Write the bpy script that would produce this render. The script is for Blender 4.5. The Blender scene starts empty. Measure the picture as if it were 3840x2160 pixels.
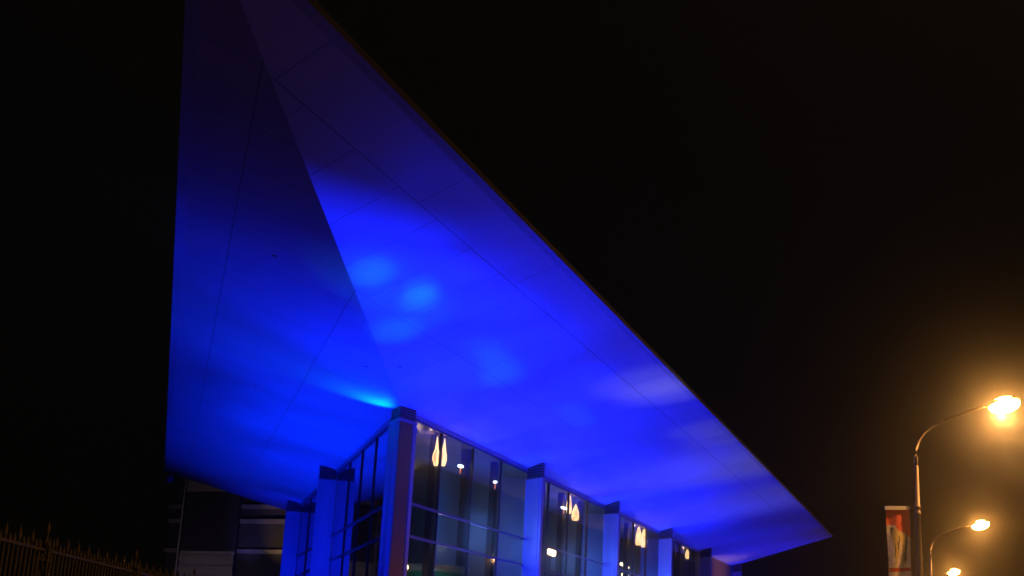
import bpy, bmesh, math, random
from mathutils import Vector, Matrix
random.seed(7)
sc = bpy.context.scene
col = sc.collection
V = Vector

# ---------------------------------------------------------------- camera
PITCH, ROLL, FPX = 0.27592, 0.05121, 4897.77
cd = bpy.data.cameras.new('camera'); cam = bpy.data.objects.new('camera', cd); col.objects.link(cam)
cd.sensor_width = 36.0; cd.lens = FPX / 3840 * 36.0; cd.clip_start = 0.1; cd.clip_end = 3000
cam.location = (0, 0, 1.6)
_f = V((0, math.cos(PITCH), math.sin(PITCH))); _u0 = V((0, -math.sin(PITCH), math.cos(PITCH))); _r0 = V((1, 0, 0))
_r = _r0 * math.cos(ROLL) + _u0 * math.sin(ROLL); _u = _u0 * math.cos(ROLL) - _r0 * math.sin(ROLL)
cam.rotation_euler = Matrix((_r, _u, -_f)).transposed().to_euler()
sc.camera = cam

# ---------------------------------------------------------------- view, world
sc.view_settings.view_transform = 'Standard'; sc.view_settings.look = 'None'
sc.view_settings.exposure = 0; sc.view_settings.gamma = 1
sc.cycles.use_denoising = True
try: sc.cycles.denoiser = 'OPENIMAGEDENOISE'
except Exception: pass
sc.cycles.max_bounces = 8; sc.cycles.volume_bounces = 0; sc.cycles.transparent_max_bounces = 24
sc.cycles.sample_clamp_indirect = 6; sc.cycles.sample_clamp_direct = 0
w = bpy.data.worlds.new('World'); sc.world = w; w.use_nodes = True
bg = w.node_tree.nodes['Background']; bg.inputs[0].default_value = (0.75, 0.85, 1.0, 1); bg.inputs[1].default_value = 0.0022

# ---------------------------------------------------------------- the plan of the building
A = V((-3.5186, 44.0, 9.5589))                       # top of the glass at the sharp corner
aR, aL, SR, SL, WR, WL = 0.34178, -0.24316, 0.19659, 0.21652, 8.677, 7.858
dR = V((math.sin(aR), math.cos(aR), 0)); dL = V((math.sin(aL), math.cos(aL), 0))
nR = V((math.cos(aR), -math.sin(aR), 0)); nL = V((-math.cos(aL), math.sin(aL), 0))
UPZ = V((0, 0, 1))
def PR(u, v, z=None):
    p = A + dR * u + nR * v
    p.z = A.z + SR * max(v, 0) if z is None else z
    return p
def PL(u, v, z=None):
    p = A + dL * u + nL * v
    p.z = A.z + SL * max(v, 0) if z is None else z
    return p
bis = (dR + dL).normalized()
F_ = V((A.x, A.y, 0)) - bis * .55

# ---------------------------------------------------------------- blue floodlights
BLUE = (0.002, 0.011, 1.0); BLUEL = (0.001, 0.02, 1.0); SKYB = (0.0, 0.3, 1.0)
def spot(name, loc, tgt, power, color, deg, blend=1.0, r=0.15):
    d = bpy.data.lights.new(name, 'SPOT'); d.energy = power; d.color = color; d.spot_size = math.radians(deg)
    d.spot_blend = blend; d.shadow_soft_size = r
    o = bpy.data.objects.new(name, d); col.objects.link(o); o.location = loc
    o.rotation_euler = (V(tgt) - V(loc)).to_track_quat('-Z', 'Y').to_euler(); return o
# ground washes by the bays; added unseen mid-air spots graze the soffit
# (frame, u, v, height, aimed-at u, aimed-at v, power, cone)
LIGHTS = (
    (PL, -3, 1.8, 0.3, -3, 5, 6820, 110),
    (PL, 5, 4, 0.3, 0, 3, 3360, 50),
    (PL, 5, 4, 0.3, 5, 2, 3830, 50),
    (PL, 5, 4, 0.3, 5, 2, 1320, 80),
    (PL, 10, 4, 0.3, 10, 2, 3340, 50),
    (PL, 10, 4, 0.3, 10, 2, 4020, 80),
    (PL, 10, 4, 0.3, 10, 2, 2100, 110),
    (PL, 16, 4, 0.3, 16, 2, 2870, 80),
    (PL, 22, 1.8, 0.3, 22, 2, 4840, 110),
    (PL, 30, 4, 0.3, 30, 2, 2020, 80),
    (PR, -6, 2.2, 0.3, -6, 6, 2130, 80),
    (PR, -6, 10.5, 9.2, -17.5, 5.2, 19680, 14),
    (PR, -6, 10.5, 9.2, 5, 3.8, 16450, 22),
    (PR, -4, 27, 3.2, -13, 3, 30000, 14),
    (PR, -1, 4.5, 0.3, -1, 3, 3240, 80),
    (PR, 1, 11, 8.2, -17.5, 3.8, 81440, 14),
    (PR, 1, 11, 8.2, -13, 3.8, 34980, 22),
    (PR, 1, 11, 8.2, -6, 5.2, 3970, 22),
    (PR, 3, 2.2, 0.3, -6, 4, 14540, 50),
    (PR, 8, 2.2, 0.3, 3, 4, 9510, 110),
    (PR, 14, 2.2, 0.3, 9, 4, 4450, 110),
    (PR, 20, 4.5, 0.3, 11, 4, 540, 50),
    (PR, 20, 4.5, 0.3, 20, 3, 2670, 80),
    (PR, 28, 2.2, 0.3, 19, 4, 9830, 50),
    (PR, 28, 2.2, 0.3, 23, 4, 4870, 110),
    (PR, 28, 4.5, 0.3, 28, 3, 1870, 50),
    (PR, 28, 4.5, 0.3, 28, 3, 2860, 80),
    (PR, 36, 2.2, 0.3, 36, 3, 2340, 50),
    (PR, 36, 2.2, 0.3, 36, 3, 6250, 110),
    (PR, 36, 4.5, 0.3, 36, 3, 570, 80),
    (PR, 52, 2.2, 0.3, 43, 4, 3750, 110),
    (PR, 52, 4.5, 0.3, 52, 3, 3370, 80),
    (PR, 60, 4.5, 0.3, 60, 3, 5470, 80),
)
for P_, u, v, z, tu, tv, p, deg in LIGHTS:
    spot('flood' if z < 1 else 'added_graze', P_(u, v, z), P_(tu, tv), p * (.96 if P_ is PR else .84), BLUE if P_ is PR else BLUEL, deg)
# narrow, paler beams that leave the soft bright patches on the soffit
FB = A - bis * 3.0
for du, dv, tu, tv, p, deg, c in ((0, 1, -12.6, 4.6, 5200, 5, SKYB), (0, 1.2, -12.2, 4.2, 1500, 11, SKYB), (1.0, 2.0, -10.4, 4.95, 4000, 4.2, SKYB), (1.2, 2.0, -9.9, 4.7, 3800, 5.5, SKYB), (1.2, 1.8, -9.2, 4.1, 1500, 13, SKYB),
                                (1.5, .5, -8.0, 3.2, 2600, 8, SKYB), (1, 2.2, -10.9, 5.15, 2600, 4, SKYB), (5, 2, -4.9, 4.65, 900, 6, SKYB), (5, 2, -3.9, 4.55, 1500, 6, SKYB), (5, 2, -2.9, 4.4, 1500, 7, SKYB), (6, 1.6, -1.8, 4.15, 1700, 8, SKYB), (6, 1.2, -.9, 3.9, 1300, 9, SKYB),
                                (13, 2, 4.6, 4.6, 700, 7, SKYB), (13, 2, 5.8, 4.45, 900, 7, SKYB), (13, 2, 7.2, 4.3, 900, 8, SKYB)):
    q = PR(du, dv, 0.3); spot('beam', (q.x, q.y, .3), PR(tu, tv), p, c, deg)
for u, tu, tv, p, deg in ((7, 3.6, 7.9, 560, 26), (8, 5.4, 8.1, 500, 24), (17, 13.0, 8.0, 330, 20), (18, 15.5, 8.1, 260, 20), (24, 22, 7.4, 520, 66), (36, 35, 7.2, 300, 70)):
    spot('beam', PR(u, 10.5, 0.3), PR(tu, tv), p, (.9, .85, .9), deg)  # added unseen spots standing in for whitish reflections near the outer edge
# each fin has its own uplight a few metres in front of its broad side
for u, p in ((13.6, 11000), (26.7, 12000), (39.8, 12000), (52.9, 700), (66.0, 6000)):
    spot('fin_uplight', PR(u - 5.5, 1.3, 0.3), PR(u - .2, .45, 7.6), p, BLUE, 50)
for u, p in ((17.0, 4200), (33.0, 4600)):
    spot('fin_uplight', PL(u - 6.0, 1.4, 0.3), PL(u, .4, 7.0), p, BLUE, 46)
spot('fin_uplight', F_ - dL * 3 + nL * 3.0, F_ + dL * .4 + UPZ * 6.5, 5200, BLUE, 50)
spot('fin_uplight', PR(2.2, 1.2, .3), PR(.75, .2, 7), 1100, BLUE, 40)
spot('lamp_and_fill', (4.0, 6.5, 8.9), (4.0, 6.5, 0), 1900, (1, .45, .12), 166, .2)
spot('lamp_and_fill', PR(60, 3.5, .3), PR(60.5, 0, 5.5), 1700, (1, .5, .18), 60)  # added ground spot imitating sodium light on the stone bay
spot('lamp_and_fill', (4.0, 6.5, 8.9), (10.9, 36, 4.8), 5200, (1, .6, .3), 9)  # extra narrow spot added to brighten the banner
spot('beam', F_ + dL * .9 + nL * .35 + UPZ * 8.9, PL(-.15, 1.15), 170, (0, .5, 1), 100)

# ---------------------------------------------------------------- materials
def nt(m): return m.node_tree.nodes, m.node_tree.links
def mat(name, color, rough=0.5, metal=0.0, emit=None, estr=0.0, var=0.0, vscale=3.0, rvar=0.0, bump=0.0, bscale=40.0, spec=0.5, stretch=None):
    m = bpy.data.materials.new(name); m.use_nodes = True; n, l = nt(m); b = n['Principled BSDF']
    b.inputs['Base Color'].default_value = (*color, 1); b.inputs['Roughness'].default_value = rough
    b.inputs['Metallic'].default_value = metal; b.inputs['Specular IOR Level'].default_value = spec
    if emit: b.inputs['Emission Color'].default_value = (*emit, 1); b.inputs['Emission Strength'].default_value = estr
    if var or rvar or bump:
        tc = n.new('ShaderNodeTexCoord'); mp = n.new('ShaderNodeMapping'); l.new(tc.outputs['Object'], mp.inputs[0])
        if stretch: mp.inputs['Scale'].default_value = stretch
        nz = n.new('ShaderNodeTexNoise'); nz.inputs['Scale'].default_value = vscale; nz.inputs['Detail'].default_value = 6
        l.new(mp.outputs[0], nz.inputs[0])
        if var:
            mr = n.new('ShaderNodeMapRange'); mr.inputs[1].default_value = 0.25; mr.inputs[2].default_value = 0.75
            mr.inputs[3].default_value = 1 - var; mr.inputs[4].default_value = 1 + var; l.new(nz.outputs[0], mr.inputs[0])
            vm = n.new('ShaderNodeVectorMath'); vm.operation = 'SCALE'; vm.inputs[0].default_value = color
            l.new(mr.outputs[0], vm.inputs[3]); l.new(vm.outputs[0], b.inputs['Base Color'])
        if rvar:
            m2 = n.new('ShaderNodeMapRange'); m2.inputs[1].default_value = 0.3; m2.inputs[2].default_value = 0.7
            m2.inputs[3].default_value = max(rough - rvar, .03); m2.inputs[4].default_value = rough + rvar
            l.new(nz.outputs[0], m2.inputs[0]); l.new(m2.outputs[0], b.inputs['Roughness'])
        if bump:
            n2 = n.new('ShaderNodeTexNoise'); n2.inputs['Scale'].default_value = bscale; l.new(mp.outputs[0], n2.inputs[0])
            bp = n.new('ShaderNodeBump'); bp.inputs['Strength'].default_value = bump; bp.inputs['Distance'].default_value = 0.02
            l.new(n2.outputs[0], bp.inputs['Height']); l.new(bp.outputs[0], b.inputs['Normal'])
    return m

def soffit_mat(name, seams, slant, pitch, phase, outer, opitch, ophase):
    """pale satin cladding panels; uv = metres along and across the facade; open joints between the panels"""
    m = bpy.data.materials.new(name); m.use_nodes = True; n, l = nt(m); b = n['Principled BSDF']
    uv = n.new('ShaderNodeUVMap'); uv.uv_map = 'UVMap'; sp = n.new('ShaderNodeSeparateXYZ'); l.new(uv.outputs[0], sp.inputs[0])
    def M(op, a, b_=None, c=None):
        x = n.new('ShaderNodeMath'); x.operation = op
        for i, q in enumerate((a, b_, c)):
            if q is None: continue
            if isinstance(q, (int, float)): x.inputs[i].default_value = q
            else: l.new(q, x.inputs[i])
        return x.outputs[0]
    U, W = sp.outputs[0], sp.outputs[1]
    w_ = M('MULTIPLY_ADD', W, slant, U)
    def per(x, p, ph, half):                      # 1 on the joint
        t = M('DIVIDE', M('SUBTRACT', x, ph), p); fr = M('SUBTRACT', t, M('ROUND', t)); d = M('MULTIPLY', M('ABSOLUTE', fr), p)
        return M('LESS_THAN', d, half)
    inner = M('LESS_THAN', W, outer)
    cross = M('MULTIPLY', per(w_, pitch, phase, 0.016), inner)
    cross2 = M('MULTIPLY', per(w_, opitch, ophase, 0.016), M('SUBTRACT', 1.0, inner))
    j = M('MAXIMUM', cross, cross2)
    for s, h in seams: j = M('MAXIMUM', j, M('LESS_THAN', M('ABSOLUTE', M('SUBTRACT', W, s)), h))
    # panel to panel tone differences
    pid = M('ADD', M('ROUND', M('DIVIDE', M('SUBTRACT', w_, phase + pitch / 2), pitch)), M('MULTIPLY', M('GREATER_THAN', W, seams[0][0]), 37.3))
    wn = n.new('ShaderNodeTexWhiteNoise'); wn.noise_dimensions = '1D'; l.new(pid, wn.inputs['W'])
    nz = n.new('ShaderNodeTexNoise'); nz.inputs['Scale'].default_value = 0.55; nz.inputs['Detail'].default_value = 5; l.new(uv.outputs[0], nz.inputs[0])
    tone = M('ADD', M('MULTIPLY_ADD', wn.outputs[0], 0.07, 0.93), M('MULTIPLY_ADD', nz.outputs[0], 0.16, -0.08))
    tone = M('MULTIPLY', tone, M('MULTIPLY_ADD', j, -0.55, 1.0))
    vm = n.new('ShaderNodeVectorMath'); vm.operation = 'SCALE'; vm.inputs[0].default_value = (0.55, 0.56, 0.58); l.new(tone, vm.inputs[3])
    l.new(vm.outputs[0], b.inputs['Base Color'])
    l.new(M('MULTIPLY_ADD', nz.outputs[0], 0.2, 0.45), b.inputs['Roughness']); b.inputs['Metallic'].default_value = 0.0; b.inputs['Specular IOR Level'].default_value = 0.15
    bp = n.new('ShaderNodeBump'); bp.inputs['Strength'].default_value = 0.12; bp.inputs['Distance'].default_value = 0.05
    n3 = n.new('ShaderNodeTexNoise'); n3.inputs['Scale'].default_value = 0.8; l.new(uv.outputs[0], n3.inputs[0])
    l.new(n3.outputs[0], bp.inputs['Height']); l.new(bp.outputs[0], b.inputs['Normal'])
    return m

M_SOFR = soffit_mat('soffit_panels', ((3.75, .013), (7.12, .016)), 0.46, 2.13, -7.2, 7.12, 6.39, -12.55)
M_SOFL = soffit_mat('soffit_panels', ((3.38, .013), (6.58, .014)), 0.2, 2.15, -10.15, 6.58, 6.45, -15.2)
M_PANEL = mat('satin_panel', (0.46, 0.46, 0.48), 0.38, 0.3, var=.12, vscale=2.2, rvar=.06, stretch=(1, 1, .12))
M_LIP = mat('matt_edge', (0.42, 0.42, 0.43), 0.65, 0.0, spec=.15, var=.08, vscale=.8)
M_EDGE = mat('edge_metal', (0.5, 0.49, 0.48), 0.38, 0.3)
M_ROOF = mat('roof_membrane', (0.2, 0.2, 0.2), 0.8)
M_DARK = mat('dark_louvre', (0.03, 0.03, 0.032), 0.45, 0.2)
M_BRONZE = mat('bronze_panel', (0.42, 0.21, 0.07), 0.45, 0.3, var=.15, vscale=2.5, rvar=.12, stretch=(6, 6, .3), bump=.08)
M_BLADE = mat('blade_metal', (0.36, 0.36, 0.38), 0.4, 0.3)
M_FRAME = mat('window_frame', (0.16, 0.14, 0.16), 0.4, 0.5, var=.08)
M_MULL = mat('dark_gasket', (0.05, 0.045, 0.05), 0.4, 0.3)
M_COLUMN = mat('black_column', (0.004, 0.004, 0.005), 0.5)
M_CEIL = mat('interior_ceiling', (0.42, 0.38, 0.40), 0.25, 0.15, var=.1, vscale=.6)
M_INNER = mat('inner_wall', (0.08, 0.18, 0.23), 0.7, 0.0, var=.35, vscale=.25, rvar=.1)
M_STONE = mat('stone_cladding', (0.5, 0.3, 0.1), 0.5, var=.15, vscale=1.2)
M_ASPH = mat('asphalt', (0.05, 0.05, 0.05), 0.85, var=.25, vscale=6, bump=.3)
M_PAVE = mat('paving', (0.06, 0.058, 0.055), 0.75, var=.15, vscale=2)
M_KERB = mat('kerb', (0.3, 0.29, 0.28), 0.8, var=.1)
M_POLE = mat('galvanised', (0.17, 0.13, 0.10), 0.6, 0.3, var=.2, vscale=3, rvar=.12, stretch=(1, 1, .2))
M_IRON = mat('painted_iron', (0.042, 0.032, 0.026), 0.75, 0.0, var=.35, vscale=14, bump=.4, bscale=60)
M_TOWER = mat('tower_cladding', (0.05, 0.05, 0.055), 0.6, var=.2, vscale=.5)
M_BAND = mat('band_metal', (0.33, 0.32, 0.34), 0.4, 0.4, var=.25, vscale=.8, rvar=.1)
M_BEIGE = mat('ribbed_panel', (0.42, 0.39, 0.37), 0.55, var=.12, vscale=.6)
M_WARM = mat('warm_glass', (1, .8, .5), .3, emit=(1.0, 0.52, 0.17), estr=7)
M_WARM2 = mat('warm_globe', (1, .8, .5), .3, emit=(1.0, 0.62, 0.25), estr=14)
M_WHITE = mat('white_lamp', (1, 1, 1), .3, emit=(0.9, 0.92, 1.0), estr=6)
M_RED = mat('ember_lamp', (1, .3, .1), .3, emit=(1.0, 0.25, 0.08), estr=1.2)
M_SOD = mat('sodium_bowl', (1, .7, .4), .3, emit=(1.0, 0.42, 0.08), estr=100)
M_GREEN = mat('green_panel', (0.02, 0.30, 0.17), 0.4, emit=None, var=.2, vscale=4)
M_RIM = mat('steel_rim', (0.55, 0.55, 0.52), 0.3, 0.7)
M_GREY = mat('grey_housing', (0.35, 0.35, 0.36), 0.5)
M_ROD = mat('white_rod', (0.6, 0.55, 0.5), 0.5)
def glass_mat():
    m = bpy.data.materials.new('tinted_glass'); m.use_nodes = True; n, l = nt(m); n.clear()
    o = n.new('ShaderNodeOutputMaterial'); mx = n.new('ShaderNodeMixShader'); fr = n.new('ShaderNodeFresnel'); fr.inputs[0].default_value = 1.55
    tr = n.new('ShaderNodeBsdfTransparent'); tr.inputs[0].default_value = (0.55, 0.60, 0.64, 1)
    gl = n.new('ShaderNodeBsdfGlossy'); gl.inputs['Roughness'].default_value = 0.03; gl.inputs[0].default_value = (.72, .72, .75, 1)
    tc = n.new('ShaderNodeTexCoord'); nz = n.new('ShaderNodeTexNoise'); nz.inputs['Scale'].default_value = .8; l.new(tc.outputs['Object'], nz.inputs[0])
    bp = n.new('ShaderNodeBump'); bp.inputs['Strength'].default_value = .03; bp.inputs['Distance'].default_value = .05
    l.new(nz.outputs[0], bp.inputs['Height']); l.new(bp.outputs[0], gl.inputs['Normal'])
    l.new(fr.outputs[0], mx.inputs[0]); l.new(tr.outputs[0], mx.inputs[1]); l.new(gl.outputs[0], mx.inputs[2]); l.new(mx.outputs[0], o.inputs[0])
    return m
M_GLASS = glass_mat()

# ---------------------------------------------------------------- mesh helpers
def obj(name, bm, m, parent=None, smooth=False, bevel=0):
    me = bpy.data.meshes.new(name)
    if bevel: bmesh.ops.bevel(bm, geom=list(bm.edges), offset=bevel, segments=1, affect='EDGES')
    bmesh.ops.recalc_face_normals(bm, faces=bm.faces)
    bm.to_mesh(me); bm.free(); me.materials.append(m)
    if smooth:
        for p in me.polygons: p.use_smooth = True
    o = bpy.data.objects.new(name, me); col.objects.link(o)
    if parent: o.parent = parent; o.matrix_parent_inverse = Matrix.Translation(-V(parent.location)) if parent.type == 'EMPTY' else Matrix.Identity(4)
    return o
def tag(o, label=None, cat=None, group=None, kind=None):
    if label: o['label'] = label
    if cat: o['category'] = cat
    if group: o['group'] = group
    if kind: o['kind'] = kind
    return o
def thing(name, loc, label, cat, group=None):
    o = bpy.data.objects.new(name, None); o.empty_display_size = .3; col.objects.link(o); o.location = loc
    return tag(o, label, cat, group)
def prism(bm, pts, z0, z1):
    """plan polygon pts; z0/z1 numbers or per-vertex lists"""
    n = len(pts); a = z0 if isinstance(z0, (list, tuple)) else [z0] * n; b = z1 if isinstance(z1, (list, tuple)) else [z1] * n
    lo = [bm.verts.new((p[0], p[1], a[i])) for i, p in enumerate(pts)]; hi = [bm.verts.new((p[0], p[1], b[i])) for i, p in enumerate(pts)]
    bm.faces.new(lo[::-1]); bm.faces.new(hi)
    for i in range(n): bm.faces.new((lo[i], lo[(i + 1) % n], hi[(i + 1) % n], hi[i]))
def tube(bm, path, radii, seg=10):
    rings = []
    for i, p in enumerate(path):
        p = V(p); a = V(path[max(i - 1, 0)]); b = V(path[min(i + 1, len(path) - 1)]); d = (b - a).normalized()
        x = d.orthogonal().normalized() if abs(d.z) > .99 else d.cross(UPZ).normalized(); y = d.cross(x).normalized()
        r = radii[i] if isinstance(radii, (list, tuple)) else radii
        rings.append([bm.verts.new(p + (x * math.cos(t) + y * math.sin(t)) * r) for t in [2 * math.pi * k / seg for k in range(seg)]])
    for a, b in zip(rings, rings[1:]):
        for k in range(seg): bm.faces.new((a[k], a[(k + 1) % seg], b[(k + 1) % seg], b[k]))
    bm.faces.new(rings[0][::-1]); bm.faces.new(rings[-1])
def lathe(bm, c, prof, seg=20):
    c = V(c); rings = []
    for r, z in prof: rings.append([bm.verts.new(c + V((max(r, 1e-4) * math.cos(t), max(r, 1e-4) * math.sin(t), z))) for t in [2 * math.pi * k / seg for k in range(seg)]])
    for a, b in zip(rings, rings[1:]):
        for k in range(seg): bm.faces.new((a[k], a[(k + 1) % seg], b[(k + 1) % seg], b[k]))
    bm.faces.new(rings[0][::-1]); bm.faces.new(rings[-1])
def beam(bm, a, b, side, half_w, half_h, up=UPZ):
    """box from a to b, side = width direction"""
    a, b, s, u = V(a), V(b), V(side).normalized() * half_w, V(up) * half_h
    vs = [bm.verts.new(p + i * s + j * u) for p in (a, b) for i, j in ((-1, -1), (1, -1), (1, 1), (-1, 1))]
    for f in ((0, 1, 2, 3), (7, 6, 5, 4), (0, 4, 5, 1), (1, 5, 6, 2), (2, 6, 7, 3), (3, 7, 4, 0)): bm.faces.new([vs[i] for i in f])

# ---------------------------------------------------------------- setting
def sheet(name, pts, z, m):
    bm = bmesh.new(); bm.faces.new([bm.verts.new((x, y, z)) for x, y in pts]); o = obj(name, bm, m); return tag(o, kind='structure')
sheet('ground', [(-900, -900), (900, -900), (900, 900), (-900, 900)], 0.0, M_PAVE)
rd = V((math.sin(.323), math.cos(.323), 0)); rn = V((math.cos(.323), -math.sin(.323), 0))
b0 = V((11.6, 36, 0)) + rn * 1.2
def rp(s, t): p = b0 + rd * s + rn * t; return (p.x, p.y)
sheet('road', [rp(-120, 0.15), rp(-120, 14), rp(400, 14), rp(400, 0.15)], 0.004, M_ASPH)
bm = bmesh.new(); prism(bm, [rp(-120, -0.1), rp(-120, 0.15), rp(400, 0.15), rp(400, -0.1)], 0.0, 0.13)
tag(obj('kerb', bm, M_KERB), kind='structure')
bm = bmesh.new(); bmesh.ops.create_uvsphere(bm, u_segments=32, v_segments=16, radius=1500)
for v in bm.verts: v.co.z *= .5
M_SKY = mat('night_sky', (0, 0, 0), 1, emit=(1.0, 0.85, 0.7), estr=0.0016)
tag(obj('sky', bm, M_SKY, smooth=True), kind='structure')

# ---------------------------------------------------------------- THE BUILDING
bld = thing('glass_building', (A.x, A.y, 0), 'glass-walled building with a sharp prow corner under a huge blue-lit pointed roof overhang', 'building')
# plan intersection of outer edges -> tip
def meet(p, d, q, e):
    det = d.x * (-e.y) + e.x * d.y; t = ((q.x - p.x) * (-e.y) + e.x * (q.y - p.y)) / det; return p + d * t
tip2 = meet(PR(0, WR), dR, PL(0, WL), dL); TIPR = ((tip2 - A).dot(dR)); TIPL = ((tip2 - A).dot(dL))
tip = V((tip2.x, tip2.y, A.z + SR * WR))
LIPR, LIPL = 8.5, 7.68
tl2 = meet(PR(0, LIPR), dR, PL(0, LIPL), dL); tl = V((tl2.x, tl2.y, A.z + SR * LIPR))
Rout, Rin = PR(58.5, WR), PR(66.6, 0); Lout, Lin = PL(37.2, WL), PL(38.4, 0)
RoutL, LoutL = PR(58.6, LIPR), PL(37.23, LIPL)
def soffit(name, quad, orig, d, n, m):
    bm = bmesh.new(); uvl = bm.loops.layers.uv.new('UVMap')
    f = bm.faces.new([bm.verts.new(p) for p in quad])
    for lp in f.loops:
        r = lp.vert.co - orig; lp[uvl].uv = (r.dot(d), r.dot(n))
    if f.calc_center_median() and f.normal.z > 0: f.normal_flip()
    bm.normal_update()
    me = bpy.data.meshes.new(name); bm.to_mesh(me); bm.free(); me.materials.append(m)
    o = bpy.data.objects.new(name, me); col.objects.link(o); return o
def kid(o, parent):
    o.parent = parent; o.matrix_parent_inverse = Matrix.Translation(-V(parent.location)) if parent.type == 'EMPTY' else Matrix.Identity(4); return o
# roof slab: closed body above the soffits
bm = bmesh.new(); T = .10
def lift(p, h): return p + UPZ * h
outer = [tl, RoutL, Rin, Lin, LoutL]
lo = [bm.verts.new(lift(p, .012)) for p in outer]; hi = [bm.verts.new(lift(p, h)) for p, h in zip(outer, (T, T, 1.5, 1.5, T))]
ap = bm.verts.new(lift(A, .012)); ah = bm.verts.new(lift(A, 1.2))
for i in (0, 1): bm.faces.new((lo[i], lo[(i + 1) % 5], hi[(i + 1) % 5], hi[i]))
for i in (2, 3, 4): bm.faces.new((lo[i], lo[(i + 1) % 5], hi[(i + 1) % 5], hi[i]))
bm.faces.new((lo[0], lo[1], lo[2], ap)); bm.faces.new((lo[0], ap, lo[3], lo[4])); bm.faces.new((ap, lo[2], lo[3]))
bm.faces.new((hi[0], hi[1], hi[2], ah)); bm.faces.new((hi[0], ah, hi[3], hi[4])); bm.faces.new((ah, hi[2], hi[3]))
roof = obj('roof', bm, M_ROOF, bld)
s1 = kid(soffit('soffit', [A, tl, RoutL, Rin], A, dR, nR, M_SOFR), roof); s1['label'] = 'right soffit slope with pale blue patches of light'
s2 = kid(soffit('soffit', [A, Lin, LoutL, tl], A, dL, nL, M_SOFL), roof); s2['label'] = 'left soffit slope, darker towards its tip'
# thin metal rims along the outer edges (folded lips)
def rim(a, b, c, d_, n, S):
    bm = bmesh.new(); e = UPZ * -.006
    lo_ = [a + e, b + e, c + n * .03 + UPZ * -.025, d_ + n * .03 + UPZ * -.025]
    hi_ = [a + UPZ * .008, b + UPZ * .008, c + n * .03 + UPZ * (T + .02), d_ + n * .03 + UPZ * (T + .02)]
    L = [bm.verts.new(p) for p in lo_]; Hh = [bm.verts.new(p) for p in hi_]
    bm.faces.new(L); bm.faces.new(Hh[::-1])
    for i in range(4): bm.faces.new((L[i], L[(i + 1) % 4], Hh[(i + 1) % 4], Hh[i]))
    return kid(obj('edge_trim', bm, M_LIP), roof)
rim(tl, RoutL, Rout, tip - bis * .05, nR, SR); rim(tl, LoutL, Lout, tip - bis * .05, nL, SL)
# small dark sensors set into the soffit
for P, uu, vv in ((PR, -4.76, 1.95), (PL, -12.5, 5.45), (PL, -4.4, 1.93), (PR, 6, 1.2), (PR, 16, 1.3), (PL, 3.5, 4.8)):
    c = P(uu, vv); bm = bmesh.new(); prism(bm, [(c.x - .06, c.y - .07), (c.x + .06, c.y - .07), (c.x + .06, c.y + .07), (c.x - .06, c.y + .07)], c.z - .02, c.z + .06)
    kid(obj('soffit_fitting', bm, M_GREY), roof)
# interior ceiling strip
bm = bmesh.new(); prism(bm, [PR(1.5, -.25), PR(66, -.25), PR(66, -3.66), PR(12.6, -3.66)], A.z - .1, A.z - .02); obj('ceiling', bm, M_CEIL, bld)
# inner wall
bm = bmesh.new(); prism(bm, [PR(12.6, -3.7), PR(66, -3.7), PR(66, -4.0), PR(12.6, -4.0)], 0, A.z - .02); obj('inner_wall', bm, M_INNER, bld)
bm = bmesh.new(); prism(bm, [PL(14.5, -2.6), PL(38, -2.6), PL(38, -2.9), PL(14.5, -2.9)], 0, A.z - .02); obj('inner_wall', bm, M_INNER, bld)
bm = bmesh.new(); prism(bm, [PR(12.7, -3.75), PL(14.6, -2.65), PL(14.8, -2.65), PR(12.9, -3.75)], 0, A.z - .12); obj('inner_wall', bm, M_INNER, bld)
bm = bmesh.new(); prism(bm, [PL(4.5, -.9), PL(14.4, -.9), PL(14.4, -1.1), PL(4.5, -1.1)], 0, A.z - .12); obj('inner_wall', bm, M_INNER, bld)
bm = bmesh.new(); prism(bm, [PL(38.2, -.05), PR(66.3, -.05), PR(66.3, -.05) + V((.25, -.3, 0)), PL(38.2, -.05) + V((.25, -.3, 0))], 0, A.z - .02); obj('rear_wall', bm, M_INNER, bld)

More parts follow.
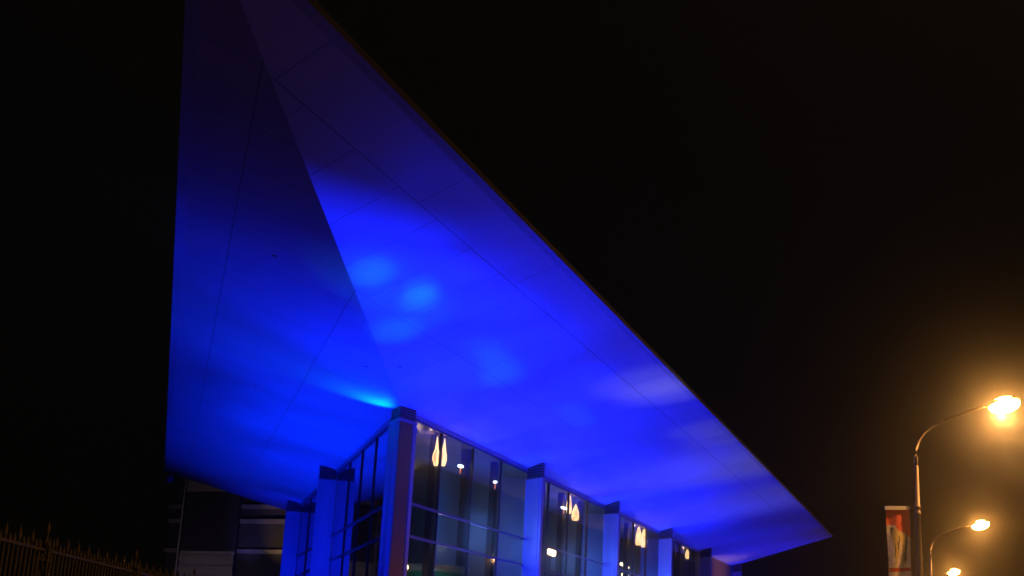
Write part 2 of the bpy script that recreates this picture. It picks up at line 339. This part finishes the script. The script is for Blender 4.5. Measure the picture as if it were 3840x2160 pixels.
Z1, Z2 = A.z - 3.023, A.z - 4.12
def window(P, d, n, u0, u1, mulls, colin=True):
    """one bay of curtain wall: frame with mullions and transoms, one mesh of panes, dark columns behind"""
    bm = bmesh.new()
    c = P(u0, 0, 0); e = P(u1, 0, 0)
    for z, hh in ((A.z - .16, .03), (Z1, .045), (Z2, .045), (Z2 - 3.02, .045), (.2, .15)):
        beam(bm, V((c.x, c.y, z)), V((e.x, e.y, z)), n, .05, hh)
    fr = obj('window', bm, M_FRAME, bld)
    bm = bmesh.new(); beam(bm, V((c.x, c.y, A.z - .06)) + n * .02, V((e.x, e.y, A.z - .06)) + n * .02, n, .07, .055); kid(obj('head_trim', bm, M_PANEL), fr)
    for u in mulls:
        bm = bmesh.new(); a = P(u, 0.0, .06); beam(bm, V((a.x, a.y, .06)), V((a.x, a.y, A.z - .05)), d, .03, .045 if colin else .03, up=n)
        kid(obj('mullion', bm, M_MULL), fr)
        bm = bmesh.new(); a = P(u, 0.052 if colin else .037, 0); beam(bm, V((a.x, a.y, .06)), V((a.x, a.y, A.z - .05)), d, .02, .006, up=n)
        kid(obj('mullion_cap', bm, M_FRAME), fr)
    bm = bmesh.new(); ins = -.01
    us = [u0 + .02] + list(mulls) + [u1 - .02]
    for ua, ub in zip(us, us[1:]):
        for za, zb in ((.35, Z2 - 3.07), (Z2 - 2.97, Z2 - .05), (Z2 + .05, Z1 - .05), (Z1 + .05, A.z - .08)):
            q = [P(ua + .03, ins, za), P(ub - .03, ins, za), P(ub - .03, ins, zb), P(ua + .03, ins, zb)]
            for p in q: p += n * random.uniform(-.002, .002)
            bm.faces.new([bm.verts.new(p) for p in q])
    me = bpy.data.meshes.new('panes'); bm.to_mesh(me); bm.free(); me.materials.append(M_GLASS)
    g = bpy.data.objects.new('pane', me); col.objects.link(g); kid(g, fr)
    if colin:
        for u in mulls:
            bm = bmesh.new(); prism(bm, [P(u + .75, -.5), P(u + 1.12, -.5), P(u + 1.12, -.75), P(u + .75, -.75)], 0, A.z - .1)
            obj('column', bm, M_COLUMN, bld)
    return fr
JR = [13.6, 26.7, 39.8, 52.9, 66.0]          # where the fins meet the right facade
window(PR, dR, nR, .3, JR[0], [3.66, 6.97, 10.29])
window(PR, dR, nR, JR[0] + .1, JR[1], [16.88, 20.1, 23.48])
window(PR, dR, nR, JR[1] + .1, JR[2], [30.0, 33.2, 36.42])
window(PR, dR, nR, JR[2] + .1, JR[3], [43.0, 46.15, 49.4])
JL = [17.0, 33.0]
window(PL, dL, nL, .3, JL[0], [2.2, 5.4, 9.0, 12.7], colin=False)
window(PL, dL, nL, JL[0] + .1, JL[1], [20.7, 24.4, 28.1], colin=False)
window(PL, dL, nL, JL[1] + .1, 38.2, [35.6], colin=False)
# the last right-hand bay is solid stone
bm = bmesh.new(); prism(bm, [PR(55.0, .02), PR(66.0, .02), PR(66.0, -.3), PR(55.0, -.3)], 0, A.z - .01); st = obj('stone_wall', bm, M_STONE, bld)
bm = bmesh.new(); prism(bm, [PR(52.9, .0), PR(55.0, .0), PR(55.0, -.3), PR(52.9, -.3)], 0, A.z - .01); obj('wall_panel', bm, M_PANEL, bld)

def fin(P, d, n, S, u, slant, depth, thick, cap=.45, last=False):
    """fin standing out from the facade: shaft, trims, louvred cap under the soffit"""
    j = P(u, 0, 0); o_ = P(u - slant * depth, depth, 0); t = d * thick
    pts = [j, o_, o_ + t, j + t]
    def zt(p): return A.z + S * max((V((p.x, p.y, 0)) - V((A.x, A.y, 0))).dot(n), 0)
    zcap = zt(j) - cap
    bm = bmesh.new(); prism(bm, pts, 0, zcap); f = obj('fin', bm, M_PANEL, bld)
    e = (o_ - j).normalized()
    # recessed look: trims on the near face
    bm = bmesh.new(); s = e.cross(UPZ); s = s if s.dot(-d) > 0 else -s
    for q0, q1 in ((.02, .07), (depth * 1.05 - .07, depth * 1.05)):
        a = j + e * q0; b = j + e * q1; prism(bm, [a + s * .002, b + s * .002, b + s * .03, a + s * .03], 0, zcap - .08)
    prism(bm, [j + e * .0 + s * .031, o_ + s * .031, o_, j], zcap - .1, zcap - .03)
    kid(obj('fin_trim', bm, M_EDGE), f)
    # cap: dark core, louvre blades
    bm = bmesh.new(); k = .03; c = sum(pts, V((0, 0, 0))) / 4
    core = [p + (c - p) * .05 for p in pts]; prism(bm, core, zcap, [zt(p) + .02 for p in core]); cp = kid(obj('louvre_cap', bm, M_DARK), f)
    bm = bmesh.new()
    z = zcap + .06
    while z < zt(o_) - .06:
        bl = [p + (c - p) * .0 for p in pts]
        if z < zt(j) - .04: prism(bm, bl, z, z + .014)
        else:
            fr = (z - zt(j) + .05) / max(zt(o_) - zt(j), 1e-3); a = j + (o_ - j) * min(fr, .95); prism(bm, [a, o_, o_ + t, a + t], z, z + .022)
        z += .12
    kid(obj('louvre_blades', bm, M_BLADE), f)
    return f
for u in JR: fin(PR, dR, nR, SR, u, .70, .95, .34)
for u in JL: fin(PL, dL, nL, SL, u, .0, .82, .34)

# corner pylon
F = A - bis * .55; az = lambda a: V((math.sin(a), math.cos(a), 0))
R1 = F + az(math.radians(28.5)) * 1.05; L1 = F + az(math.radians(-20)) * 1.15
def footR(p): v = (p - A).dot(nR); return p - nR * (v + .05)
def footL(p): v = (p - A).dot(nL); return p - nL * (v + .05)
R2, L2 = footR(R1), footL(L1)
pts = [F, R1, R2, L2, L1]
def zs(p):
    vr, vl = (p - A).dot(nR), (p - A).dot(nL); return A.z + max(min(SR * vr, 9), min(SL * vl, 9), 0) if min(vr, vl) < 0 else A.z + min(SR * vr, SL * vl) if False else A.z + max(0, min(SR * max(vr, 0), 9) if vr * SR < vl * SL or vl < 0 else SL * vl)
zc = A.z - .35
bm = bmesh.new(); prism(bm, pts, 0, zc); py = obj('corner_pylon', bm, M_PANEL, bld)
dr = (R1 - F).normalized(); dl = (L1 - F).normalized(); sr = V((dr.y, -dr.x, 0)); sl = V((-dl.y, dl.x, 0))
bm = bmesh.new(); prism(bm, [F + dr * .03 + sr * .004, F + dr * .78 + sr * .004, F + dr * .78 + sr * .035, F + dr * .03 + sr * .035], 0, zc - .14); kid(obj('bronze_facing', bm, M_BRONZE), py)
bm = bmesh.new(); prism(bm, [F + dr * .86 + sr * .004, F + dr * 1.05 + sr * .004, F + dr * 1.05 + sr * .05, F + dr * .86 + sr * .05], 0, zc - .14)
prism(bm, [F + dl * .30 + sl * .004, F + dl * .42 + sl * .004, F + dl * .42 + sl * .05, F + dl * .30 + sl * .05], 0, zc - .14)
prism(bm, [F + dl * .98 + sl * .004, F + dl * 1.1 + sl * .004, F + dl * 1.1 + sl * .07, F + dl * .98 + sl * .07], 0, zc - .14)
k_ = .06
prism(bm, [F - bis * .09, R1 + sr * k_, R1 + sr * .002, F + dr * .01 + sr * .002, F + dl * .01 + sl * .002, L1 + sl * .002, L1 + sl * k_], zc - .12, zc - .02)
kid(obj('pylon_trim', bm, M_EDGE), py)
bm = bmesh.new(); c = (F + R1 + R2 + L2 + L1) / 5; core = [p + (c - p) * .05 for p in pts]; prism(bm, core, zc, A.z + .06); kid(obj('louvre_cap', bm, M_DARK), py)
bm = bmesh.new()
for z in (zc + .04, zc + .13, zc + .22, zc + .31): prism(bm, pts, z, z + .02)
kid(obj('louvre_blades', bm, M_BLADE), py)

# ---------------------------------------------------------------- things inside the glass
def streaky():
    m = bpy.data.materials.new('streaked_warm_glow'); m.use_nodes = True; n, l = nt(m); b = n['Principled BSDF']; b.inputs['Base Color'].default_value = (.6, .4, .2, 1)  # streaks in the emission colour imitate smeared warm reflections
    tc = n.new('ShaderNodeTexCoord'); mp = n.new('ShaderNodeMapping'); mp.inputs['Scale'].default_value = (14, 14, 1.6); l.new(tc.outputs['Object'], mp.inputs[0])
    nz = n.new('ShaderNodeTexNoise'); nz.inputs['Scale'].default_value = 1; nz.inputs['Detail'].default_value = 4; l.new(mp.outputs[0], nz.inputs[0])
    cr = n.new('ShaderNodeValToRGB'); cr.color_ramp.elements[0].position = .3; cr.color_ramp.elements[0].color = (.45, .17, .05, 1); cr.color_ramp.elements[1].position = .56; cr.color_ramp.elements[1].color = (1, .6, .25, 1)
    l.new(nz.outputs[0], cr.inputs[0]); l.new(cr.outputs[0], b.inputs['Emission Color']); b.inputs['Emission Strength'].default_value = 4.5; return m
M_STREAK = streaky()
def glow_shape(loc, h, r, label):  # lamp-shaped glow standing in for smeared warm reflections in the glass
    m = M_STREAK; h *= 1.15; kq = random.uniform(.6, 1.25); rq = random.uniform(.55, 1.0)
    bulb_glow = bpy.data.lights.new('bulb_glow', 'POINT'); bulb_glow.energy = 5; bulb_glow.color = (1, .6, .3); bulb_glow.shadow_soft_size = .05; bo = bpy.data.objects.new('bulb_glow', bulb_glow); col.objects.link(bo); bo.location = V(loc) - nR * .28 + UPZ * h * .9  # added point beside the shape, spills warm light on the ceiling
    t = thing('reflection_shape', loc, label, 'lamp', 'warm reflections built as lamp shapes behind the glass')
    bm = bmesh.new(); lathe(bm, loc, [(.015, h), (r * .25 * kq, h * .9), (r * .5 * kq, h * .72), (r * .75 * kq, h * .55), (r * .9, h * .38), (r * .95, h * .2), (r * rq, h * .06), (r * rq * .8, 0)], 14); obj('lamp_shade', bm, m, t, smooth=True)
    bm = bmesh.new(); tube(bm, [V(loc) + UPZ * h, V((loc[0], loc[1], A.z - .1))], .012, 6); obj('cable', bm, M_FRAME, t)
    bm = bmesh.new(); lathe(bm, V((loc[0], loc[1], A.z - .16)), [(.1, 0), (.1, .05)], 12); obj('ceiling_rose', bm, M_FRAME, t)
    return t
glow_shape(PR(4.0, -.3, 8.24), .95, .15, 'warm reflection built as a lamp shape left of the first mullion beside the corner pylon')
glow_shape(PR(4.72, -.3, 8.34), .9, .13, 'warm reflection built as a lamp shape just right of the first mullion beside the corner pylon')
glow_shape(PR(21.25, -.3, 8.5), .95, .15, 'tall warm reflection built as a lamp shape, left one of the pair in the second bay')
glow_shape(PR(22.4, -.3, 8.3), .7, .2, 'short wide reflection built as a lamp shape, right one of the pair in the second bay')
glow_shape(PR(35.8, -.3, 8.35), 1.05, .2, 'warm reflection built as a lamp shape, left one of the pair in the third bay')
glow_shape(PR(37.1, -.3, 8.35), 1.1, .22, 'warm reflection built as a lamp shape, right one of the pair in the third bay')
glow_shape(PR(50.1, -.3, 8.75), .6, .16, 'single dim warm reflection built as a lamp shape in the far dark bay')
def ceiling_spot(loc, label, w=.13):
    t = thing('ceiling_lamp', loc, label, 'lamp', 'small ceiling lamps behind the glass')
    bm = bmesh.new(); c = V(loc); prism(bm, [c - dR * w - nR * .08, c + dR * w - nR * .08, c + dR * w + nR * .08, c - dR * w + nR * .08], c.z, c.z + .1); obj('lamp_shade', bm, M_WHITE, t, bevel=.02)
    bm = bmesh.new(); lathe(bm, c - UPZ * .24, [(.015, 0), (.03, .06), (.03, .16), (.015, .22)], 10); obj('bulb_glow', bm, M_RED, t, smooth=True)
    bm = bmesh.new(); tube(bm, [c + UPZ * .14, V((c.x, c.y, A.z - .1))], .012, 6); obj('cable', bm, M_FRAME, t)
ceiling_spot(PR(6.5, -.3, 8.55), 'white ceiling lamp with red glow in the second pane of the corner bay')
ceiling_spot(PR(10.5, -.3, 8.5), 'small white and red ceiling lamp in the third pane of the corner bay', .04)
ceiling_spot(PR(20.4, -.3, 8.62), 'white ceiling lamp beside the warm glowing pair of the second bay', .28)
def wall_globe(c, label, r=.12, n_=2, gap=.36):
    t = thing('globe_lamp', c, label, 'lamp', 'round globe lamps glowing behind the glass'); c = V(c)
    for i in range(n_):
        q = c + dR * gap * i - UPZ * .03 * i; bm = bmesh.new(); bmesh.ops.create_icosphere(bm, subdivisions=3, radius=r, matrix=Matrix.Translation(q)); obj('globe', bm, M_WARM2, t, smooth=True)
    bm = bmesh.new(); beam(bm, c - UPZ * (r + .04), c + dR * gap * (n_ - 1) - UPZ * (r + .04), nR, .03, .02); tube(bm, [c - UPZ * (r + .05), V((c.x, c.y, 0))], .035, 8); obj('stand', bm, M_FRAME, t)
wall_globe(PR(2.9, -.9, 4.55), 'twin globe lamp glowing beside the corner pylon', .11)
wall_globe(PR(20.75, -1.0, 6.62), 'twin globe lamp glowing at the transom of the second bay', .17, 2, .45)
wall_globe(PR(34.6, -1.0, 7.15), 'upper row of small bulbs behind the third fin', .09, 4, .5)
wall_globe(PR(35.1, -1.0, 6.55), 'lower row of bright bulbs behind the third fin', .14, 4, .5)
# round green kiosk
point_ = (PR(5.4, -.95, 3.2), 45, (.9, 1, .85), .1)  # added unseen point that brightens the green kiosk wall
kc = PR(8.0, -1.7, 0)
k = thing('round_kiosk', kc, 'round green kiosk with a steel rim seen through the corner glass', 'kiosk')
bm = bmesh.new(); lathe(bm, kc, [(1.25, 0), (1.25, 4.62)], 48); obj('wall', bm, M_GREEN, k, smooth=False)
bm = bmesh.new(); lathe(bm, kc, [(1.22, 4.64), (1.36, 4.64), (1.38, 4.72), (1.38, 4.80), (1.36, 4.9), (1.2, 4.9)], 48); obj('rim', bm, M_RIM, k, smooth=True)
bm = bmesh.new()
for i in range(40):
    t_ = 2 * math.pi * i / 40; beam(bm, kc + V((math.cos(t_) * 1.29, math.sin(t_) * 1.29, 0)), kc + V((math.cos(t_) * 1.29, math.sin(t_) * 1.29, 4.5)), (-math.sin(t_), math.cos(t_), 0), .015, .015, up=V((math.cos(t_), math.sin(t_), 0)))
obj('slats', bm, M_DARK, k)
pc = PR(5.0, -.75, 0)
b_ = thing('lantern_post', pc, 'short post with a ball top and black box lantern beside the green kiosk', 'lantern')
bm = bmesh.new(); lathe(bm, pc, [(.05, 0), (.05, 4.3), (.12, 4.35), (.05, 4.4)], 14); obj('post', bm, M_RIM, b_, smooth=True)
bm = bmesh.new(); bmesh.ops.create_icosphere(bm, subdivisions=3, radius=.12, matrix=Matrix.Translation(pc + UPZ * 4.5)); obj('ball', bm, M_RIM, b_, smooth=True)
bm = bmesh.new(); lathe(bm, pc, [(.11, 4.64), (.11, 4.86)], 4); obj('lantern_box', bm, M_DARK, b_)
bm = bmesh.new(); lathe(bm, pc, [(.12, 4.865), (.14, 4.90), (.12, 4.99)], 4); obj('lantern_cap', bm, M_ROD, b_)
# warm room lights, and added blue points standing in for leaking floodlight
def point(loc, power, c, r=.2):
    d = bpy.data.lights.new('room_fill', 'POINT'); d.energy = power; d.color = c; d.shadow_soft_size = r
    o = bpy.data.objects.new('room_fill', d); col.objects.link(o); o.location = loc
for u in (6, 22, 36): point(PR(u, -2.0, 8.6), 14, (1, .62, .38))
for u in (8, 19, 32): point(PR(u, -1.8, 5.7 if u == 8 else 3.6), 40, (1, .8, .55), .08)
for u in (14, 27, 40): point(PR(u - 2, -1.6, 6.6), 260, (.12, .28, 1), .8)

point(*point_)
# ---------------------------------------------------------------- rear tower (behind the left end)
P0 = V((-12.5, 84.0, 0)); th = math.radians(-65); dw = V((math.sin(th), math.cos(th), 0)); nw = V((math.cos(th), -math.sin(th), 0))
def PW(t, q=0, z=0): p = P0 + dw * t + nw * q; p.z = z; return p
tw = thing('rear_building', PW(5, 0), 'dark building with horizontal bands standing behind the left end of the roof', 'building')
bm = bmesh.new(); prism(bm, [PW(10.5), PW(-1.2), PW(-1.2, 9), PW(10.5, 9)], 0, 12.9); obj('wall', bm, M_TOWER, tw)
for zc_, hh in ((10.22, .13), (9.28, .14), (7.36, .13)):
    bm = bmesh.new(); beam(bm, PW(10.52, -.1, zc_), PW(9.36, -.1, zc_), nw, .1, hh); obj('ledge', bm, M_BAND, tw); bm = bmesh.new(); beam(bm, PW(4.7, -.1, zc_), PW(-1.1, -.1, zc_), nw, .1, hh); obj('ledge', bm, M_BAND, tw)
bm = bmesh.new(); prism(bm, [PW(9.15, -.28), PW(4.82, -.28), PW(4.82, -.002), PW(9.15, -.002)], 11.2, 12.2); obj('upper_panel', bm, M_BEIGE, tw)
bm = bmesh.new(); prism(bm, [PW(9.15, -.06), PW(4.82, -.06), PW(4.82, -.002), PW(9.15, -.002)], 7.36, 11.18)
z = 7.42
while z < 11.15: beam(bm, PW(9.15, -.17, z), PW(4.82, -.17, z), nw, .06, .03); z += .15
obj('louvre_panel', bm, mat('louvre_grey', (.16, .16, .18), .5, .3), tw)
bm = bmesh.new(); prism(bm, [PW(9.15, -.26), PW(4.82, -.26), PW(4.82, -.002), PW(9.15, -.002)], 0, 7.33)
z = .3
while z < 7.2: beam(bm, PW(9.15, -.30, z), PW(4.82, -.30, z), nw, .035, .16); z += .66
obj('lower_panel', bm, M_BEIGE, tw)
bm = bmesh.new(); tube(bm, [PW(9.3, -.3, 0), PW(9.3, -.3, 12.3)], .055, 8); obj('downpipe', bm, M_ROD, tw)

spot('lamp_and_fill', PW(6.5, -12, 1.0), PW(6.5, 0, 6.3), 430, (.9, .68, .72), 62)  # added unseen fill spot, brightens the rear building front
spot('lamp_and_fill', PW(1.6, -3.2, 5.2), PW(1.0, 0, 9.2), 420, (1, .6, .25), 60)  # added unseen warm spot for the right ends of the ledges
spot('lamp_and_fill', PW(4.2, -3, 5.4), PW(3.7, 0, 9.0), 200, (.25, .2, 1), 60)  # blue fill on the rear building ledges

# security camera at the roof corner
cp = PL(36.6, 7.45); cc = thing('security_camera', cp, 'small grey camera housing hanging under the far left roof corner', 'camera')
bm = bmesh.new(); tube(bm, [cp + UPZ * .03, cp - UPZ * .25], .05, 8); obj('bracket', bm, M_GREY, cc)
bm = bmesh.new(); q = cp - UPZ * .38; beam(bm, q - dL * .3 + nR * -.1, q + dL * .3, nL, .2, .16); obj('housing', bm, M_GREY, cc, bevel=.03)
bm = bmesh.new(); beam(bm, q - dL * .36 - UPZ * .12 + nR * -.1, q - dL * .3 - UPZ * .12 + nR * -.1, nL, .1, .09); obj('lens', bm, M_ROD, cc)

# ---------------------------------------------------------------- street lamps
def street_lamp(pole, label):
    t = thing('street_lamp', pole, label, 'street lamp', 'sodium street lamps in a row along the road'); p = V(pole)
    bm = bmesh.new(); lathe(bm, p, [(.14, 0), (.14, .5), (.11, .55), (.08, 4.5), (.072, 5.9), (.09, 5.92), (.09, 5.99), (.071, 6.01), (.071, 6.1), (.088, 6.11), (.088, 6.16), (.07, 6.17), (.058, 7.25), (.042, 7.3)], 16); obj('pole', bm, M_POLE, t, smooth=True)
    ad = V((.951, -.309, 0)); bm = bmesh.new(); path = [p + UPZ * 7.2]; 
    for x, z in ((0, 7.5), (.02, 7.75), (.09, 7.98), (.24, 8.2), (.5, 8.4), (.9, 8.6), (1.4, 8.78), (1.95, 8.94)): path.append(p + ad * x + UPZ * z)
    tube(bm, path, [.052, .05, .048, .045, .042, .04, .038, .036, .034], 10); obj('arm', bm, M_POLE, t, smooth=True)
    h = p + ad * 2.3 + UPZ * 9.04; slope = ad * .97 + UPZ * .22
    bm = bmesh.new(); bmesh.ops.create_uvsphere(bm, u_segments=20, v_segments=12, radius=1)
    X = slope.normalized(); Y = UPZ.cross(X).normalized(); Zv = X.cross(Y)
    Rm = Matrix((X, Y, Zv)).transposed().to_4x4()
    bmesh.ops.transform(bm, matrix=Matrix.Translation(h) @ Rm @ Matrix.Diagonal((.5, .22, .1, 1)), verts=bm.verts); obj('lamp_head', bm, M_POLE, t, smooth=True)
    bm = bmesh.new(); bmesh.ops.create_uvsphere(bm, u_segments=20, v_segments=12, radius=1)
    bmesh.ops.transform(bm, matrix=Matrix.Translation(h + X * .05 - Zv * .1) @ Rm @ Matrix.Diagonal((.42, .26, .23, 1)), verts=bm.verts); obj('lamp_bowl', bm, M_SOD, t, smooth=True)
    spot('lamp_and_fill', h - UPZ * .34, h - UPZ * 5, 2500, (1.0, .45, .12), 166, .2, .06)
    return t
lp = [V((11.42, 35.95, 0)), V((21.1, 64.7, 0)), V((29.8, 94.1, 0))]
street_lamp(lp[0], 'nearest and tallest-looking street lamp beside the red banner')
street_lamp(lp[1], 'second street lamp, thin curved arm right of the near pole')
street_lamp(lp[2], 'farthest street lamp, only its glowing head above the bottom edge')

# ---------------------------------------------------------------- banner
def banner_mat():
    m = bpy.data.materials.new('printed_banner'); m.use_nodes = True; n, l = nt(m); b = n['Principled BSDF']; b.inputs['Roughness'].default_value = .6
    tc = n.new('ShaderNodeTexCoord'); uv = n.new('ShaderNodeSeparateXYZ'); l.new(tc.outputs['UV'], uv.inputs[0])
    def M(op, a, b_=None, c=None):
        x = n.new('ShaderNodeMath'); x.operation = op
        for i, q in enumerate((a, b_, c)):
            if q is None: continue
            if isinstance(q, (int, float)): x.inputs[i].default_value = q
            else: l.new(q, x.inputs[i])
        return x.outputs[0]
    def mix(f, a, c):
        x = n.new('ShaderNodeMix'); x.data_type = 'RGBA'; l.new(f, x.inputs[0])
        for i, q in ((6, a), (7, c)):
            if isinstance(q, tuple): x.inputs[i].default_value = (*q, 1)
            else: l.new(q, x.inputs[i])
        return x.outputs[2]
    X, Y = uv.outputs[0], uv.outputs[1]          # Y = metres below the top, X 0..1
    nz = n.new('ShaderNodeTexNoise'); nz.inputs['Scale'].default_value = 3.5; nz.inputs['Detail'].default_value = 5; l.new(tc.outputs['UV'], nz.inputs[0])
    mp = n.new('ShaderNodeMapping'); mp.inputs['Scale'].default_value = (9, 1.3, 1); l.new(tc.outputs['UV'], mp.inputs[0])
    ns = n.new('ShaderNodeTexNoise'); ns.inputs['Scale'].default_value = 1.0; ns.inputs['Detail'].default_value = 4; l.new(mp.outputs[0], ns.inputs[0])
    pale = mix(M('GREATER_THAN', nz.outputs[0], .5), (.66, .54, .46), (.52, .42, .34))
    ocr = mix(M('GREATER_THAN', ns.outputs[0], .47), (.14, .11, .06), (.62, .44, .14))
    # two tall tapering figures
    def fig(cx, w0, y0, y1):
        t = M('DIVIDE', M('SUBTRACT', Y, y0), y1 - y0); wd = M('MULTIPLY', M('SUBTRACT', 1.05, t), w0)
        wd = M('ADD', wd, M('MULTIPLY_ADD', nz.outputs[0], .16, -.08))
        return M('MULTIPLY', M('LESS_THAN', M('ABSOLUTE', M('SUBTRACT', X, cx)), wd), M('MULTIPLY', M('GREATER_THAN', Y, y0), M('LESS_THAN', Y, y1)))
    g = M('MAXIMUM', fig(.36, .24, .50, 1.48), fig(.74, .2, .62, 1.6))
    body = mix(g, pale, ocr)
    edge = M('ADD', M('MULTIPLY_ADD', X, .32, .40), M('MULTIPLY_ADD', nz.outputs[0], .5, -.25))
    c = mix(M('LESS_THAN', Y, edge), body, (.6, .085, .03))
    band = M('MULTIPLY', M('GREATER_THAN', Y, M('MULTIPLY_ADD', X, -.05, 1.60)), M('LESS_THAN', Y, M('MULTIPLY_ADD', X, -.05, 1.70)))
    c = mix(band, c, (.45, .07, .02))
    low = M('GREATER_THAN', Y, 1.72); c = mix(low, c, (.66, .5, .42))
    c = mix(M('GREATER_THAN', Y, 2.1), c, (.6, .085, .03))
    l.new(c, b.inputs['Base Color'])
    l.new(c, b.inputs['Base Color']); return m
bn = thing('banner', (11.2, 36, 4), 'vertical red and cream printed banner hanging beside the nearest lamp pole', 'banner')
bm = bmesh.new(); uvl = bm.loops.layers.uv.new('UVMap'); NX, NY = 8, 36; H0, BH = 6.05, 2.6; grid = []
for j_ in range(NY + 1):
    row = []
    for i_ in range(NX + 1):
        s_, t_ = i_ / NX, j_ / NY; pin = .025 * math.sin(t_ * 3.1) ; x = 10.56 + pin + s_ * (.64 - pin)
        y = 36.0 + .03 * math.sin(t_ * 9 + s_ * 3) + .02 * math.sin(s_ * 9 + t_ * 4); row.append(bm.verts.new((x, y, H0 - t_ * BH)))
    grid.append(row)
for j_ in range(NY):
    for i_ in range(NX):
        f = bm.faces.new((grid[j_][i_], grid[j_ + 1][i_], grid[j_ + 1][i_ + 1], grid[j_][i_ + 1]))
        for lp_, (a, b2) in zip(f.loops, ((i_, j_), (i_, j_ + 1), (i_ + 1, j_ + 1), (i_ + 1, j_))): lp_[uvl].uv = (a / NX, b2 / NY * BH)
me = bpy.data.meshes.new('cloth'); bm.to_mesh(me); bm.free(); me.materials.append(banner_mat())
for p in me.polygons: p.use_smooth = True
cl = bpy.data.objects.new('cloth', me); col.objects.link(cl); kid(cl, bn)
bm = bmesh.new(); beam(bm, (10.53, 36, 6.07), (11.22, 36, 6.1), (0, 1, 0), .03, .05); obj('top_rail', bm, M_ROD, bn)
bm = bmesh.new(); tube(bm, [(11.2, 36, 6.07), (11.36, 35.97, 6.0)], .015, 6); tube(bm, [(10.6, 36, 3.45), (11.34, 35.97, 3.42)], .015, 6); obj('bracket', bm, M_POLE, bn)

# ---------------------------------------------------------------- iron fence
fe = thing('iron_fence', (-4.38, 13, 0), 'black iron railing with spear tips and openwork posts, warmly lit from the street', 'fence')
def FP(y): return V((-4.25 - .0105 * y, y, 0))
posts = [9.55, 12.94, 16.33, 19.72, 23.1]
bm = bmesh.new()
for z in (2.385, 1.6, .35): beam(bm, FP(8.5) + UPZ * z, FP(24) + UPZ * z, (1, 0, 0), .012, .013)
obj('rail', bm, M_IRON, fe)
y = 10.35; i = 0
while y < 21.5:
    if min(abs(y - p) for p in posts) > .085:
        tall = i % 3 == 0; top = 2.545 if tall else 2.475; p = FP(y); bm = bmesh.new(); r = .009
        lx = random.uniform(-.006, .006)
        prof = [(r, .1), (r, top - .13), (.017 if tall else .013, top - .1), (.015, top - .06), (.002, top)]
        lathe(bm, p, prof, 6)
        for v in bm.verts: v.co.y += lx * v.co.z * .5
        obj('picket', bm, M_IRON, fe)
    y += .121; i += 1
for py_ in posts:
    p = FP(py_); bm = bmesh.new(); s = .052
    for a, b2 in ((-1, -1), (1, -1), (1, 1), (-1, 1)):
        q = p + V((a * s, b2 * s, 0)); lathe(bm, q, [(.009, 0), (.009, 2.40), (.012, 2.43), (.002, 2.50)], 6)
    for z in (.4, 1.2, 2.28, 2.385): prism(bm, [p + V((a * s, b2 * s, 0)) for a, b2 in ((-1, -1), (1, -1), (1, 1), (-1, 1))], z, z + .012)
    po = obj('post', bm, M_IRON, fe)
    bm = bmesh.new(); prism(bm, [p + V((a * s * .8, b2 * s * .8, 0)) for a, b2 in ((-1, -1), (1, -1), (1, 1), (-1, 1))], 2.295, 2.383)
    kid(obj('rosette_box', bm, M_IRON), po)
    bm = bmesh.new()
    for ox, oy in ((0, -1), (1, 0)):
        c = p + V((ox * s * .86, oy * s * .86, 2.34)); ex = V((1, 0, 0)) if ox == 0 else V((0, 1, 0))
        tube(bm, [c + ex * .024 * math.cos(t_) + UPZ * .024 * math.sin(t_) for t_ in [2 * math.pi * k2 / 12 for k2 in range(13)]], .004, 5)
        tube(bm, [p + V((ox * s, oy * s, 2.28)), p + V((ox * s, oy * s, 2.28)) + ex * .02 - UPZ * .07, p + V((ox * s, oy * s, 2.12)), p + V((ox * s, oy * s, 1.22))], .005, 5)
    kid(obj('scrollwork', bm, M_IRON), po)
    bm = bmesh.new(); lathe(bm, p, [(.01, 2.39), (.012, 2.42), (.032, 2.45), (.012, 2.48), (.009, 2.55), (.021, 2.575), (.019, 2.6), (.002, 2.66)], 8); kid(obj('finial', bm, M_IRON, smooth=True), po)

# ---------------------------------------------------------------- haze
bm = bmesh.new(); prism(bm, [(-160, -40), (160, -40), (160, 260), (-160, 260)], -1.0, 40)
hz = obj('haze', bm, bpy.data.materials.new('haze_air')); tag(hz, 'thin night haze glowing round the street lamps', 'haze', kind='stuff')
m = hz.data.materials[0]; m.use_nodes = True; n, l = nt(m); n.clear(); o = n.new('ShaderNodeOutputMaterial'); pv = n.new('ShaderNodeVolumePrincipled')
pv.inputs['Density'].default_value = .003; pv.inputs['Anisotropy'].default_value = .975; pv.inputs['Color'].default_value = (.9, .88, .85, 1); l.new(pv.outputs[0], o.inputs['Volume'])
